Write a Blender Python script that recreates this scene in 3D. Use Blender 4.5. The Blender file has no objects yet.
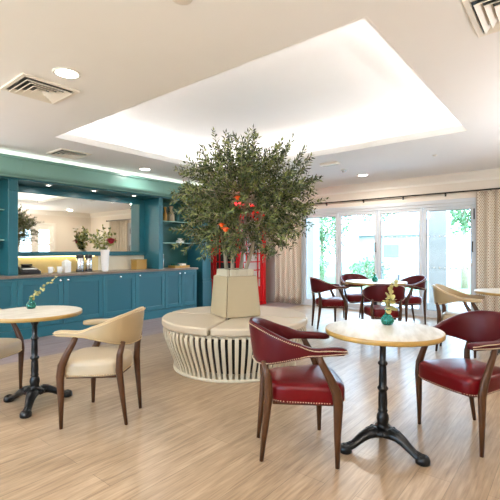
import bpy, math, random
from mathutils import Vector, Matrix
R = math.radians
PI = math.pi
col = bpy.context.scene.collection
scene = bpy.context.scene
random.seed(7)

# ------------------------------------------------------------------ frame of reference
CAM_H = 1.33
FWD = (.775, .632)
RGT = (.632, -.775)
def W(lat, d):                      # metres to the right of / ahead of the viewpoint -> room x, y
    return (FWD[0]*d + RGT[0]*lat, FWD[1]*d + RGT[1]*lat)
def HEAD(lat, d):                   # heading in room coordinates
    x, y = W(lat, d)
    return math.atan2(y, x)

# ------------------------------------------------------------------ materials
def newmat(name):
    m = bpy.data.materials.new(name); m.use_nodes = True
    nt = m.node_tree
    return m, nt, nt.nodes['Principled BSDF']
def mat(name, rgb, rough=.5, metal=0., bump=0., bscale=60., vary=0., vscale=6., spec=None, coat=0.):
    m, nt, b = newmat(name)
    b.inputs['Base Color'].default_value = (*rgb, 1)
    b.inputs['Roughness'].default_value = rough
    b.inputs['Metallic'].default_value = metal
    if spec is not None: b.inputs['Specular IOR Level'].default_value = spec
    if coat: b.inputs['Coat Weight'].default_value = coat; b.inputs['Coat Roughness'].default_value = .1
    tc = nt.nodes.new('ShaderNodeTexCoord')
    if vary:
        n = nt.nodes.new('ShaderNodeTexNoise'); n.inputs['Scale'].default_value = vscale
        n.inputs['Detail'].default_value = 4
        nt.links.new(tc.outputs['Object'], n.inputs['Vector'])
        mx = nt.nodes.new('ShaderNodeMix'); mx.data_type = 'RGBA'
        mx.inputs[6].default_value = (*[c*(1-vary) for c in rgb], 1)
        mx.inputs[7].default_value = (*[min(1, c*(1+vary)) for c in rgb], 1)
        nt.links.new(n.outputs['Fac'], mx.inputs[0]); nt.links.new(mx.outputs[2], b.inputs['Base Color'])
    if bump:
        n2 = nt.nodes.new('ShaderNodeTexNoise'); n2.inputs['Scale'].default_value = bscale
        nt.links.new(tc.outputs['Object'], n2.inputs['Vector'])
        bp = nt.nodes.new('ShaderNodeBump'); bp.inputs['Strength'].default_value = bump
        bp.inputs['Distance'].default_value = .004
        nt.links.new(n2.outputs['Fac'], bp.inputs['Height']); nt.links.new(bp.outputs['Normal'], b.inputs['Normal'])
    return m
def emis(name, rgb, s):
    m, nt, b = newmat(name)
    b.inputs['Base Color'].default_value = (*rgb, 1)
    b.inputs['Emission Color'].default_value = (*rgb, 1)
    b.inputs['Emission Strength'].default_value = s
    return m

M = {}
M['wall'] = mat('wall_paint', (.74, .66, .57), .8, bump=.08, bscale=180)
M['ceil'] = mat('ceiling_paint', (.89, .88, .88), .9, vary=.01)
M['trim'] = mat('white_trim', (.80, .75, .68), .5)
M['skirt'] = mat('skirting_paint', (.70, .62, .53), .5)
M['upvc'] = mat('window_frame_white', (.56, .58, .61), .35)
M['gasket'] = mat('door_gasket_grey', (.16, .17, .19), .5)
TEAL = (.013, .105, .135)
M['teal'] = mat('teal_paint', TEAL, .38, vary=.04, vscale=3)
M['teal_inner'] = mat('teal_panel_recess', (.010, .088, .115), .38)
M['teal_dark'] = mat('dark_teal_back', (.018, .10, .09), .35)
M['pelmet'] = mat('pelmet_teal', (.19, .37, .33), .25)
M['worktop'] = mat('stone_worktop', (.17, .12, .085), .3, vary=.3, vscale=30)
M['tile'] = mat('warm_lit_tile', (.72, .56, .24), .35)  # cream tile with the warm strip's glow put into its colour
M['tile2'] = mat('cream_splashback', (.75, .68, .52), .35)
M['mirror'] = mat('mirror_silver', (.93, .90, .80), .02, metal=1)
M['shelf'] = mat('glass_shelf', (.25, .42, .38), .15)
M['chrome'] = mat('chrome', (.75, .75, .76), .15, metal=1)
M['knob'] = mat('polished_handle', (.8, .76, .72), .2, metal=1)
M['black'] = mat('black_plastic', (.012, .011, .012), .3)
M['white'] = mat('white_ceramic', (.82, .80, .77), .25)
M['iron'] = mat('cast_iron', (.004, .0045, .005), .28, spec=.3, bump=.4, bscale=70)
M['gold'] = mat('gold_oak_edge', (.32, .19, .045), .35, vary=.25, vscale=14)
M['amber'] = mat('amber_box', (.42, .24, .05), .45)
M['bronze'] = mat('dark_bronze', (.035, .028, .022), .4, metal=.7)
M['wood'] = mat('walnut_leg', (.062, .024, .009), .38, spec=.25, vary=.3, vscale=25)
M['red_seat'] = mat('red_leather_lit', (.10, .0015, .003), .28, spec=.2, bump=.15, bscale=220, vary=.08)  # chair leather, brighter where the seats catch the light
M['red_back'] = mat('red_leather_shaded', (.062, .004, .006), .34, spec=.16, bump=.15, bscale=220, vary=.08)  # same leather as the seats, the backs' shade put into its colour
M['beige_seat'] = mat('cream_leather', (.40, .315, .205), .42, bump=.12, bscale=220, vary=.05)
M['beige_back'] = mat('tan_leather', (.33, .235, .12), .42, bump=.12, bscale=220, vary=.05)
M['stud'] = mat('brass_studs', (.62, .50, .34), .35, metal=.5)
M['stud_beige'] = mat('pale_brass_studs', (.66, .50, .28), .35, metal=.4)
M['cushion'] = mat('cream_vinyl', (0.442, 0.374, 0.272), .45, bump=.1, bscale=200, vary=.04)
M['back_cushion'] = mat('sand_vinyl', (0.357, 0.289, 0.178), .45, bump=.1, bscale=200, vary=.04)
M['slat'] = mat('cream_slats', (.52, .46, .34), .5)
M['drum'] = mat('dark_drum', (.03, .025, .02), .7)
M['soil'] = mat('soil', (.05, .03, .02), .9, bump=.8, bscale=40)
M['bark'] = mat('grey_brown_bark', (.34, .27, .19), .8, bump=.7, bscale=60, vary=.35, vscale=20)
M['phone'] = mat('red_gloss_paint', (.62, .012, .016), .25)
M['orange'] = mat('orange_petals', (.85, .13, .015), .5)
M['vase_white'] = mat('white_vase', (.84, .78, .72), .3)
M['red_bloom'] = mat('crimson_petals', (.33, .006, .02), .6)
M['white_bloom'] = mat('ivory_petals', (.80, .74, .62), .6)
M['leaf_yellow'] = mat('yellow_green_leaves', (.36, .32, .11), .55, vary=.4, vscale=40)
M['stem'] = mat('green_stem', (.16, .2, .07), .6)
M['vent'] = mat('vent_cream', (.86, .81, .74), .45)
M['paving'] = mat('pale_paving', (.42, .42, .42), .8, vary=.08, vscale=2)
M['render'] = mat('pale_render', (.28, .26, .235), .8)
M['roof'] = mat('slate_roof', (.16, .20, .25), .7)
M['lens'] = emis('downlight_lens', (1, .95, .86), 14)
M['led'] = emis('led_strip', (1, .98, .94), 32.0)
M['led_pelmet'] = emis('pelmet_led', (1, .93, .84), 11)
M['led_warm'] = emis('warm_led', (1, .80, .42), 7)

def glassmat(name, tint, rough=0.0):
    m, nt, b = newmat(name)
    nt.nodes.remove(b)
    out = nt.nodes['Material Output']
    tr = nt.nodes.new('ShaderNodeBsdfTransparent'); tr.inputs[0].default_value = (*tint, 1)
    gl = nt.nodes.new('ShaderNodeBsdfGlossy'); gl.inputs['Roughness'].default_value = rough
    gl.inputs['Color'].default_value = (.9, .95, 1, 1)
    fr = nt.nodes.new('ShaderNodeFresnel'); fr.inputs[0].default_value = 1.35
    mx = nt.nodes.new('ShaderNodeMixShader')
    nt.links.new(fr.outputs[0], mx.inputs[0]); nt.links.new(tr.outputs[0], mx.inputs[1]); nt.links.new(gl.outputs[0], mx.inputs[2])
    nt.links.new(mx.outputs[0], out.inputs[0])
    return m
M['glass'] = glassmat('window_glass', (.97, .99, 1))
m, nt, b = newmat('green_vase_glass')
b.inputs['Base Color'].default_value = (.07, .50, .40, 1); b.inputs['Roughness'].default_value = .05
b.inputs['Transmission Weight'].default_value = .85; b.inputs['IOR'].default_value = 1.35
M['green_glass'] = m
m, nt, b = newmat('dark_glazing')
b.inputs['Base Color'].default_value = (.03, .02, .02, 1); b.inputs['Roughness'].default_value = .06
M['dark_glazing'] = m
m, nt, b = newmat('pale_glazing')
b.inputs['Base Color'].default_value = (.62, .60, .58, 1); b.inputs['Roughness'].default_value = .08  # pale base colour stands in for light reflected by the door panes
M['pale_glazing'] = m

def leafmat(name, c1, c2, c3, rough=.5):
    m, nt, b = newmat(name)
    g = nt.nodes.new('ShaderNodeNewGeometry')
    cr = nt.nodes.new('ShaderNodeValToRGB')
    cr.color_ramp.elements[0].color = (*c1, 1); cr.color_ramp.elements[1].color = (*c3, 1)
    e = cr.color_ramp.elements.new(.5); e.color = (*c2, 1)
    nt.links.new(g.outputs['Random Per Island'], cr.inputs[0])
    nt.links.new(cr.outputs[0], b.inputs['Base Color'])
    b.inputs['Roughness'].default_value = rough
    return m
M['olive'] = leafmat('olive_leaves', (.010, .020, .006), (.05, .075, .016), (.24, .27, .075), .45)
M['bouquet_leaf'] = leafmat('bouquet_leaves', (.04, .075, .015), (.22, .23, .05), (.50, .44, .16))
M['garden_leaf'] = leafmat('garden_leaves', (.06, .16, .055), (.12, .24, .10), (.22, .30, .16))
M['grass'] = mat('lawn', (.10, .16, .06), .9, vary=.3, vscale=3)

def floor_mat(name, ca, cb, cm, rough):
    m, nt, b = newmat(name)
    tc = nt.nodes.new('ShaderNodeTexCoord')
    br = nt.nodes.new('ShaderNodeTexBrick')
    br.inputs['Scale'].default_value = 1.0
    br.inputs['Brick Width'].default_value = 1.25; br.inputs['Row Height'].default_value = .185
    br.inputs['Mortar Size'].default_value = .0018; br.inputs['Mortar Smooth'].default_value = .2
    br.inputs['Color1'].default_value = (*ca, 1); br.inputs['Color2'].default_value = (*cb, 1)
    br.inputs['Mortar'].default_value = (*cm, 1); br.offset = .37
    nt.links.new(tc.outputs['Object'], br.inputs['Vector'])
    mp = nt.nodes.new('ShaderNodeMapping'); mp.inputs['Scale'].default_value = (1.6, 17, 1)
    nt.links.new(tc.outputs['Object'], mp.inputs['Vector'])
    n = nt.nodes.new('ShaderNodeTexNoise'); n.inputs['Scale'].default_value = 1.3; n.inputs['Detail'].default_value = 7
    n.inputs['Roughness'].default_value = .65; n.inputs['Distortion'].default_value = .6
    nt.links.new(mp.outputs[0], n.inputs['Vector'])
    mp2 = nt.nodes.new('ShaderNodeMapping'); mp2.inputs['Scale'].default_value = (5, 70, 1)
    nt.links.new(tc.outputs['Object'], mp2.inputs['Vector'])
    n3 = nt.nodes.new('ShaderNodeTexNoise'); n3.inputs['Scale'].default_value = 1.; n3.inputs['Detail'].default_value = 3
    nt.links.new(mp2.outputs[0], n3.inputs['Vector'])
    av = nt.nodes.new('ShaderNodeMix'); av.data_type = 'FLOAT'; av.inputs[0].default_value = .38
    nt.links.new(n.outputs['Fac'], av.inputs[2]); nt.links.new(n3.outputs['Fac'], av.inputs[3])
    cr = nt.nodes.new('ShaderNodeValToRGB')
    cr.color_ramp.elements[0].position = .34; cr.color_ramp.elements[0].color = (.56, .50, .44, 1)
    cr.color_ramp.elements[1].position = .62; cr.color_ramp.elements[1].color = (1.15, 1.15, 1.15, 1)
    nt.links.new(av.outputs[0], cr.inputs[0])
    mx = nt.nodes.new('ShaderNodeMix'); mx.data_type = 'RGBA'; mx.blend_type = 'MULTIPLY'; mx.inputs[0].default_value = 1
    nt.links.new(br.outputs['Color'], mx.inputs[6]); nt.links.new(cr.outputs[0], mx.inputs[7])
    nt.links.new(mx.outputs[2], b.inputs['Base Color'])
    b.inputs['Roughness'].default_value = rough
    bp = nt.nodes.new('ShaderNodeBump'); bp.inputs['Strength'].default_value = .12; bp.inputs['Distance'].default_value = .002
    nt.links.new(n.outputs['Fac'], bp.inputs['Height']); nt.links.new(bp.outputs['Normal'], b.inputs['Normal'])
    return m
M['floor'] = floor_mat('light_oak_planks', (.375, .272, .175), (.315, .225, .142), (.20, .14, .085), .30)
M['floor_grey'] = floor_mat('grey_mauve_planks', (.27, .215, .22), (.23, .18, .185), (.12, .10, .10), .33)

m, nt, b = newmat('white_marble_tabletop')
tc = nt.nodes.new('ShaderNodeTexCoord'); mp = nt.nodes.new('ShaderNodeMapping'); mp.inputs['Scale'].default_value = (1.5, 9, 1)
n = nt.nodes.new('ShaderNodeTexNoise'); n.inputs['Scale'].default_value = 3; n.inputs['Detail'].default_value = 6
cr = nt.nodes.new('ShaderNodeValToRGB')
cr.color_ramp.elements[0].position = .35; cr.color_ramp.elements[0].color = (.40, .36, .29, 1)
cr.color_ramp.elements[1].position = .58; cr.color_ramp.elements[1].color = (.52, .49, .43, 1)
nt.links.new(tc.outputs['Object'], mp.inputs[0]); nt.links.new(mp.outputs[0], n.inputs['Vector'])
nt.links.new(n.outputs['Fac'], cr.inputs[0]); nt.links.new(cr.outputs[0], b.inputs['Base Color'])
b.inputs['Roughness'].default_value = .42; b.inputs['Specular IOR Level'].default_value = .3
M['tabletop'] = m

# curtain fabric: small brown diamonds on oatmeal cloth, in rows
m, nt, b = newmat('dotted_curtain_fabric')
tc = nt.nodes.new('ShaderNodeTexCoord')
uvm = nt.nodes.new('ShaderNodeMapping'); uvm.inputs['Scale'].default_value = (26, 26, 1); uvm.inputs['Rotation'].default_value = (0, 0, R(45))
nt.links.new(tc.outputs['UV'], uvm.inputs[0])
vo = nt.nodes.new('ShaderNodeTexVoronoi'); vo.voronoi_dimensions = '2D'; vo.inputs['Scale'].default_value = 1; vo.inputs['Randomness'].default_value = 0.12
nt.links.new(uvm.outputs[0], vo.inputs['Vector'])
cr = nt.nodes.new('ShaderNodeValToRGB'); cr.color_ramp.interpolation = 'LINEAR'
cr.color_ramp.elements[0].position = .2; cr.color_ramp.elements[0].color = (.20, .10, .07, 1)
cr.color_ramp.elements[1].position = .3; cr.color_ramp.elements[1].color = (.60, .52, .41, 1)
nt.links.new(vo.outputs['Distance'], cr.inputs[0]); nt.links.new(cr.outputs[0], b.inputs['Base Color'])
b.inputs['Roughness'].default_value = .85
M['curtain'] = m

# ------------------------------------------------------------------ mesh building
class MB:
    def __init__(s): s.v = []; s.f = []; s.mi = []; s.sm = []; s.cur = 0
    def add(s, vs, fs, smooth=True):
        o = len(s.v); s.v += [tuple(p) for p in vs]
        for f in fs: s.f.append(tuple(i+o for i in f)); s.mi.append(s.cur); s.sm.append(smooth)
        return s
    def box(s, x0, x1, y0, y1, z0, z1, T=None):
        vs = [Vector((x, y, z)) for z in (z0, z1) for y in (y0, y1) for x in (x0, x1)]
        if T is not None: vs = [T @ p for p in vs]
        return s.add(vs, [(0, 2, 3, 1), (4, 5, 7, 6), (0, 1, 5, 4), (1, 3, 7, 5), (3, 2, 6, 7), (2, 0, 4, 6)], False)
    def lathe(s, prof, n=32, c=(0, 0, 0), smooth=True, caps=True):
        vs = []
        for r, z in prof:
            for k in range(n):
                a = 2*PI*k/n; vs.append((c[0]+r*math.cos(a), c[1]+r*math.sin(a), c[2]+z))
        fs = []
        for i in range(len(prof)-1):
            for k in range(n):
                k2 = (k+1) % n
                fs.append((i*n+k, i*n+k2, (i+1)*n+k2, (i+1)*n+k))
        s.add(vs, fs, smooth)
        if caps:
            o = len(s.v)-len(vs)
            s.f.append(tuple(o+k for k in reversed(range(n)))); s.mi.append(s.cur); s.sm.append(False)
            s.f.append(tuple(o+(len(prof)-1)*n+k for k in range(n))); s.mi.append(s.cur); s.sm.append(False)
        return s
    def tube(s, pts, rads, n=8, sx=1., up=None, flat=None):
        pts = [Vector(p) for p in pts]
        if not hasattr(rads, '__len__'): rads = [rads]*len(pts)
        vs = []
        ref = Vector(up) if up else None
        for i, p in enumerate(pts):
            t = (pts[min(i+1, len(pts)-1)]-pts[max(i-1, 0)]).normalized()
            if ref is None:
                ref = Vector((1, 0, 0)) if abs(t.x) < .8 else Vector((0, 1, 0))
            a = (ref - t*ref.dot(t)).normalized(); bb = t.cross(a)
            if up is None: ref = a
            ra = rads[i]; rb = (flat[i] if flat else ra*sx)
            for k in range(n):
                an = 2*PI*k/n; vs.append(p + a*ra*math.cos(an) + bb*rb*math.sin(an))
        fs = [(i*n+k, i*n+(k+1) % n, (i+1)*n+(k+1) % n, (i+1)*n+k) for i in range(len(pts)-1) for k in range(n)]
        fs += [tuple(reversed(range(n))), tuple((len(pts)-1)*n+k for k in range(n))]
        return s.add(vs, fs)
    def prism(s, out, z0, z1, T=None):
        n = len(out)
        vs = [Vector((x, y, z0)) for x, y in out]+[Vector((x, y, z1)) for x, y in out]
        if T is not None: vs = [T @ p for p in vs]
        fs = [tuple(reversed(range(n))), tuple(range(n, 2*n))]+[(k, (k+1) % n, n+(k+1) % n, n+k) for k in range(n)]
        return s.add(vs, fs, False)
    def ball(s, c, r, nu=8, nv=6, sc=(1, 1, 1)):
        vs = [(c[0], c[1], c[2]-r*sc[2])]
        for i in range(1, nv):
            ph = -PI/2+PI*i/nv
            for k in range(nu):
                a = 2*PI*k/nu
                vs.append((c[0]+r*sc[0]*math.cos(ph)*math.cos(a), c[1]+r*sc[1]*math.cos(ph)*math.sin(a), c[2]+r*sc[2]*math.sin(ph)))
        vs.append((c[0], c[1], c[2]+r*sc[2]))
        fs = [(0, 1+(k+1) % nu, 1+k) for k in range(nu)]
        for i in range(nv-2):
            for k in range(nu):
                fs.append((1+i*nu+k, 1+i*nu+(k+1) % nu, 1+(i+1)*nu+(k+1) % nu, 1+(i+1)*nu+k))
        last = len(vs)-1; b0 = 1+(nv-2)*nu
        fs += [(b0+k, b0+(k+1) % nu, last) for k in range(nu)]
        return s.add(vs, fs)
    def build(s, name, m, parent=None, loc=None, bevel=0., seg=2, smooth=None):
        me = bpy.data.meshes.new(name)
        me.from_pydata(s.v, [], s.f)
        ms = m if isinstance(m, (list, tuple)) else [m]
        for q in ms: me.materials.append(M[q])
        for p, mi, sm in zip(me.polygons, s.mi, s.sm):
            p.material_index = mi; p.use_smooth = sm if smooth is None else smooth
        me.update()
        o = bpy.data.objects.new(name, me); col.objects.link(o)
        if parent is not None: o.parent = parent
        if loc: o.location = loc
        if bevel:
            bv = o.modifiers.new('bevel', 'BEVEL'); bv.width = bevel; bv.segments = seg; bv.limit_method = 'ANGLE'; bv.angle_limit = R(40)
            if seg > 1:
                for p in me.polygons: p.use_smooth = True
                o.modifiers.new('wn', 'WEIGHTED_NORMAL').keep_sharp = False
        return o
def tag(o, label=None, cat=None, group=None, kind=None):
    if label: o['label'] = label
    if cat: o['category'] = cat
    if group: o['group'] = group
    if kind: o['kind'] = kind
    return o
def empty(name, loc, rz=0, label=None, cat=None, group=None):
    o = bpy.data.objects.new(name, None); col.objects.link(o); o.empty_display_size = .1
    o.location = loc; o.rotation_euler = (0, 0, rz)
    return tag(o, label, cat, group)
def kids(o): return [c for c in col.objects if c.parent == o]
def copy_tree(o, parent=None):
    c = o.copy(); col.objects.link(c)
    if parent is not None: c.parent = parent
    for ch in kids(o): copy_tree(ch, c)
    return c
def struct(name, mb, m, parent=None, **k):
    o = mb.build(name, m, parent, **k)
    if parent is None: o['kind'] = 'structure'
    return o

# ------------------------------------------------------------------ room shell
X0, X1, Y0, Y1, H = -2.5, 8.35, -1.2, 6.95, 2.77
WY0, WY1, WZ = 1.40, 5.20, 2.23          # bifold opening
DX0, DX1, DZ = 5.55, 6.95, 2.32          # glazed door opening in the right wall
HX0, HX1, HY0, HY1 = 2.36, 5.42, 1.0, 5.18   # ceiling recess
YG = 5.16                                # grey flooring starts here

struct('floor', MB().box(X0, X1, Y0, YG, -.1, 0), 'floor')
struct('floor', MB().box(X0, X1, YG, Y1, -.1, 0), 'floor_grey')
struct('wall_counter', MB().box(X0-.15, X1+.15, Y1, Y1+.15, -.1, 3.3), 'wall')
w = MB(); w.box(X1, X1+.15, Y0, WY0, -.1, 3.3); w.box(X1, X1+.15, WY1, Y1, -.1, 3.3); w.box(X1, X1+.15, WY0, WY1, WZ, 3.3); w.box(X1, X1+.15, WY0, WY1, -.1, 0)
struct('wall_window', w, 'wall')
w = MB(); w.box(X0-.15, DX0, Y0-.15, Y0, -.1, 3.3); w.box(DX1, X1+.15, Y0-.15, Y0, -.1, 3.3); w.box(DX0, DX1, Y0-.15, Y0, DZ, 3.3); w.box(DX0, DX1, Y0-.15, Y0, -.1, 0)
struct('wall_right', w, 'wall')
RY0, RY1 = .6, 4.6                       # unseen window behind the viewpoint, added to let in daylight
w = MB(); w.box(X0-.15, X0, Y0, RY0, -.1, 3.3); w.box(X0-.15, X0, RY1, Y1, -.1, 3.3); w.box(X0-.15, X0, RY0, RY1, 2.3, 3.3); w.box(X0-.15, X0, RY0, RY1, -.1, .5)
struct('wall_rear', w, 'wall')
w = MB()
w.box(X0, HX0, Y0, Y1, H, H+.05); w.box(HX1, X1, Y0, Y1, H, H+.05); w.box(HX0, HX1, Y0, HY0, H, H+.05); w.box(HX0, HX1, HY1, Y1, H, H+.05)
struct('ceiling', w, 'ceil')
# raised coffer over the hole, with a pocket all round that hides the light strips
P = .22; T = .02
w = MB(); w.box(HX0-P, HX1+P, HY0-P, HY1+P, 3.14, 3.17)
w.box(HX0-P-T, HX0-P, HY0-P, HY1+P, H+.05, 3.17); w.box(HX1+P, HX1+P+T, HY0-P, HY1+P, H+.05, 3.17)
w.box(HX0-P, HX1+P, HY0-P-T, HY0-P, H+.05, 3.17); w.box(HX0-P, HX1+P, HY1+P, HY1+P+T, H+.05, 3.17)
struct('ceiling', w, 'ceil')
w = MB(); L = .02; zt = H+.085
w.box(HX0, HX0+L, HY0, HY1, H-.001, zt); w.box(HX1-L, HX1, HY0, HY1, H-.001, zt)
w.box(HX0+L, HX1-L, HY0, HY0+L, H-.001, zt); w.box(HX0+L, HX1-L, HY1-L, HY1, H-.001, zt)
struct('trim_1', w, 'ceil')
w = MB(); a = P-.006; z0, z1 = H+.052, H+.085
w.box(HX0-P+.001, HX0-a, HY0-a, HY1+a, z0, z1); w.box(HX1+a, HX1+P-.001, HY0-a, HY1+a, z0, z1)
w.box(HX0-a, HX1+a, HY0-P+.001, HY0-a, z0, z1); w.box(HX0-a, HX1+a, HY1+a, HY1+P-.001, z0, z1)
o = w.build('led_strip_light', 'led'); tag(o, 'hidden warm white light strip glowing around the recessed ceiling panel', 'light strip')

# coving
def cove(mb, x0, y0, x1, y1, nx, ny):
    prof = [(0, 2.60), (.012, 2.60), (.018, 2.64), (.05, 2.68), (.09, 2.735), (.095, 2.755), (.12, 2.757), (.12, H), (0, H)]
    n = len(prof)
    vs = [(x0+nx*d, y0+ny*d, z) for d, z in prof]+[(x1+nx*d, y1+ny*d, z) for d, z in prof]
    mb.add(vs, [(k, (k+1) % n, n+(k+1) % n, n+k) for k in range(n)]+[tuple(range(n)), tuple(range(n, 2*n))], False)
w = MB(); cove(w, X1, Y0, X1, Y1, -1, 0); struct('trim_2', w, 'trim')
w = MB(); cove(w, X0, Y0, X1, Y0, 0, 1); struct('trim_3', w, 'trim')
w = MB(); cove(w, X0, Y0, X0, Y1, 1, 0); struct('trim_4', w, 'trim')
def skirt(name, boxes):
    w = MB()
    for (x0, x1, y0, y1, nx, ny) in boxes:
        w.box(x0, x1, y0, y1, 0, .17)
        w.box(x0+(nx < 0)*.008, x1-(nx > 0)*.008, y0+(ny < 0)*.008, y1-(ny > 0)*.008, .17, .205)
    struct(name, w, 'skirt')
skirt('baseboard_window', [(X1-.02, X1, WY1+.02, Y1, -1, 0), (X1-.02, X1, Y0, WY0-.02, -1, 0)])
skirt('baseboard_right', [(X0, DX0-.08, Y0, Y0+.02, 0, 1), (DX1+.08, X1-.02, Y0, Y0+.02, 0, 1)])
skirt('baseboard_rear', [(X0, X0+.02, Y0+.02, Y1, 1, 0)])
skirt('baseboard_counter', [(X0+.02, .95, Y1-.02, Y1, 0, -1), (6.52, X1-.02, Y1-.02, Y1, 0, -1)])

# ------------------------------------------------------------------ bifold glazed doors
fr = MB(); fx0, fx1 = X1+.01, X1+.11
fr.box(fx0, fx1, WY0, WY0+.05, 0, WZ); fr.box(fx0, fx1, WY1-.05, WY1, 0, WZ)
fr.box(fx0, fx1, WY0+.05, WY1-.05, WZ-.06, WZ); fr.box(fx0-.02, fx1, WY0+.05, WY1-.05, 0, .03)
struct('trim_5', fr, 'upvc', bevel=.004, seg=1)
fr = MB(); fr.box(X1-.012, X1, WY0-.07, WY0, 0, WZ+.07); fr.box(X1-.012, X1, WY1, WY1+.07, 0, WZ+.07); fr.box(X1-.012, X1, WY0, WY1, WZ, WZ+.07)
struct('trim_6', fr, 'upvc', bevel=.004, seg=1)
pw = (WY1-WY0-.10)/4
dot = MB()
for i in range(4):
    y0 = WY0+.05+pw*i+.004; y1 = y0+pw-.008; z0, z1 = .035, WZ-.064; s = .065
    d = MB(); gx0, gx1 = X1+.025, X1+.085
    d.box(gx0, gx1, y0, y0+s, z0, z1); d.box(gx0, gx1, y1-s, y1, z0, z1)
    d.box(gx0, gx1, y0+s, y1-s, z1-s, z1); d.box(gx0, gx1, y0+s, y1-s, z0, z0+.10)
    root = struct('door_%d' % (i+1), d, 'upvc', bevel=.006, seg=1)
    g = MB(); g.box(X1+.052, X1+.058, y0+s-.005, y1-s+.005, z0+.095, z1-s+.005); g.build('glass', 'glass', root)
    gk = MB()
    for (a0, a1, c0, c1) in ((y0+s, y0+s+.008, z0+.1, z1-s), (y1-s-.008, y1-s, z0+.1, z1-s), (y0+s+.008, y1-s-.008, z1-s-.008, z1-s), (y0+s+.008, y1-s-.008, z0+.1, z0+.108)):
        gk.box(X1+.040, X1+.050, a0, a1, c0, c1)
    gk.build('gasket', 'gasket', root)
    if i in (0, 2):
        yy = y0+s/2 if i == 0 else y0+s/2
        h = MB(); h.tube([(X1+.027, yy, 1.30), (X1-.02, yy, 1.30), (X1-.028, yy, 1.32), (X1-.028, yy, 1.46), (X1-.02, yy, 1.48), (X1+.027, yy, 1.48)], .010)
        h.build('handle', 'bronze', root)
        if i == 0:
            hs = MB(); hs.box(X1+.01, X1+.026, y0+.002, y0+.022, 1.9, 2.1); hs.build('hinge', 'bronze', root)
    if i == 0 or i == 1:
        dm = MB()
        for zz in (1.60, .98):
            k = y0+s+.06
            while k < y1-s-.02:
                dm.tube([(X1+.048, k, zz), (X1+.0515, k, zz)], .017, n=10); k += .098
        dm.build('safety_dots', 'white', root)

# pole and curtains
r = empty('curtain_pole', (X1-.07, 3.2, 2.42), 0, 'long dark curtain pole running over the folding glass doors', 'curtain pole')
p = MB(); p.tube([(0, -3.1, 0), (0, 2.9, 0)], .014, n=12); p.build('pole', 'bronze', r)
for yy in (-2.0, -1.25, -.45, .4, 1.3, 2.15):
    b = MB(); b.tube([(0, yy, -.012), (.06, yy, -.03)], .008); b.box(.058, .0705, yy-.014, yy+.014, -.06, .0)
    b.build('bracket', 'bronze', r)
for yy in (-3.12, 2.92):
    b = MB(); b.ball((0, yy, 0), .028, 12, 8); b.build('finial', 'bronze', r)
def curtain(y0, y1, folds, label):
    nx, nz = folds*10, 12
    me = MB(); depth = .06
    pts = []
    for i in range(nx+1):
        t = i/nx
        pts.append((y0+(y1-y0)*t, math.sin(t*folds*2*PI)*depth + .012*math.sin(t*folds*4.7)))
    arc = [0]
    for i in range(nx): arc.append(arc[-1]+math.hypot(pts[i+1][0]-pts[i][0], pts[i+1][1]-pts[i][1]))
    vs = []; uv = []
    for k in range(nz+1):
        z = .02+2.375*k/nz
        am = 1.0-.25*(k/nz)
        for i, (y, x) in enumerate(pts):
            vs.append((X1-.07+x*am*.9, y, z)); uv.append((arc[i], z))
    n = nx+1
    fs = [(k*n+i, k*n+i+1, (k+1)*n+i+1, (k+1)*n+i) for k in range(nz) for i in range(nx)]
    me.add(vs, fs)
    o = me.build('curtain', 'curtain')
    lay = o.data.uv_layers.new(name='UVMap')
    for lp in o.data.loops: lay.data[lp.index].uv = uv[lp.vertex_index]
    sd = o.modifiers.new('cloth', 'SOLIDIFY'); sd.thickness = .004
    tag(o, label, 'curtain')
    return o
curtain(.25, 1.42, 7, 'oatmeal dotted curtain hanging at the right end of the glass doors')
curtain(5.16, 5.93, 5, 'oatmeal dotted curtain hanging beside the telephone box corner')

# glazed door in the right wall (seen in the mirror) and the rear window added for daylight
fr = MB(); fr.box(DX0, DX0+.07, Y0-.13, Y0+.02, 0, DZ); fr.box(DX1-.07, DX1, Y0-.13, Y0+.02, 0, DZ); fr.box(DX0+.07, DX1-.07, Y0-.13, Y0+.02, DZ-.07, DZ)
struct('trim_7', fr, 'trim')
hw = (DX1-DX0-.14)/2
for i in range(2):
    x0 = DX0+.07+hw*i+.003; x1 = x0+hw-.006; s = .13
    d = MB(); ya, yb = Y0-.09, Y0-.04
    d.box(x0, x0+s, ya, yb, .01, DZ-.075); d.box(x1-s, x1, ya, yb, .01, DZ-.075)
    for (c0, c1) in ((.01, .28), (.95, 1.05), (1.50, 1.56), (2.05, DZ-.075)): d.box(x0+s, x1-s, ya, yb, c0, c1)
    mid = (x0+x1)/2; 
    root = struct('door_%d' % (i+5), d, 'trim')
    g = MB(); g.box(x0+s-.004, x1-s+.004, Y0-.068, Y0-.062, .27, 2.06); g.build('glass', 'glass', root)
    hx = x1-.06 if i == 0 else x0+.06
    h = MB(); h.tube([(hx, yb-.002, 1.0), (hx, yb+.04, 1.0), (hx+(-.1 if i == 0 else .1), yb+.045, 1.0)], .009); h.build('handle', 'chrome', root)
fr = MB(); xa, xb = X0-.12, X0+.0
fr.box(xa, xb, RY0, RY0+.06, .5, 2.3); fr.box(xa, xb, RY1-.06, RY1, .5, 2.3); fr.box(xa, xb, RY0+.06, RY1-.06, 2.24, 2.3); fr.box(xa, xb+.05, RY0+.06, RY1-.06, .5, .54)
for k in (1, 2, 3): yy = RY0+(RY1-RY0)*k/4; fr.box(xa, xb, yy-.03, yy+.03, .54, 2.24)
wn = struct('fill_window_1', fr, 'upvc')
g = MB(); g.box(X0-.065, X0-.06, RY0+.06, RY1-.06, .54, 2.24); g.build('glass', 'glass', wn)

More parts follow.
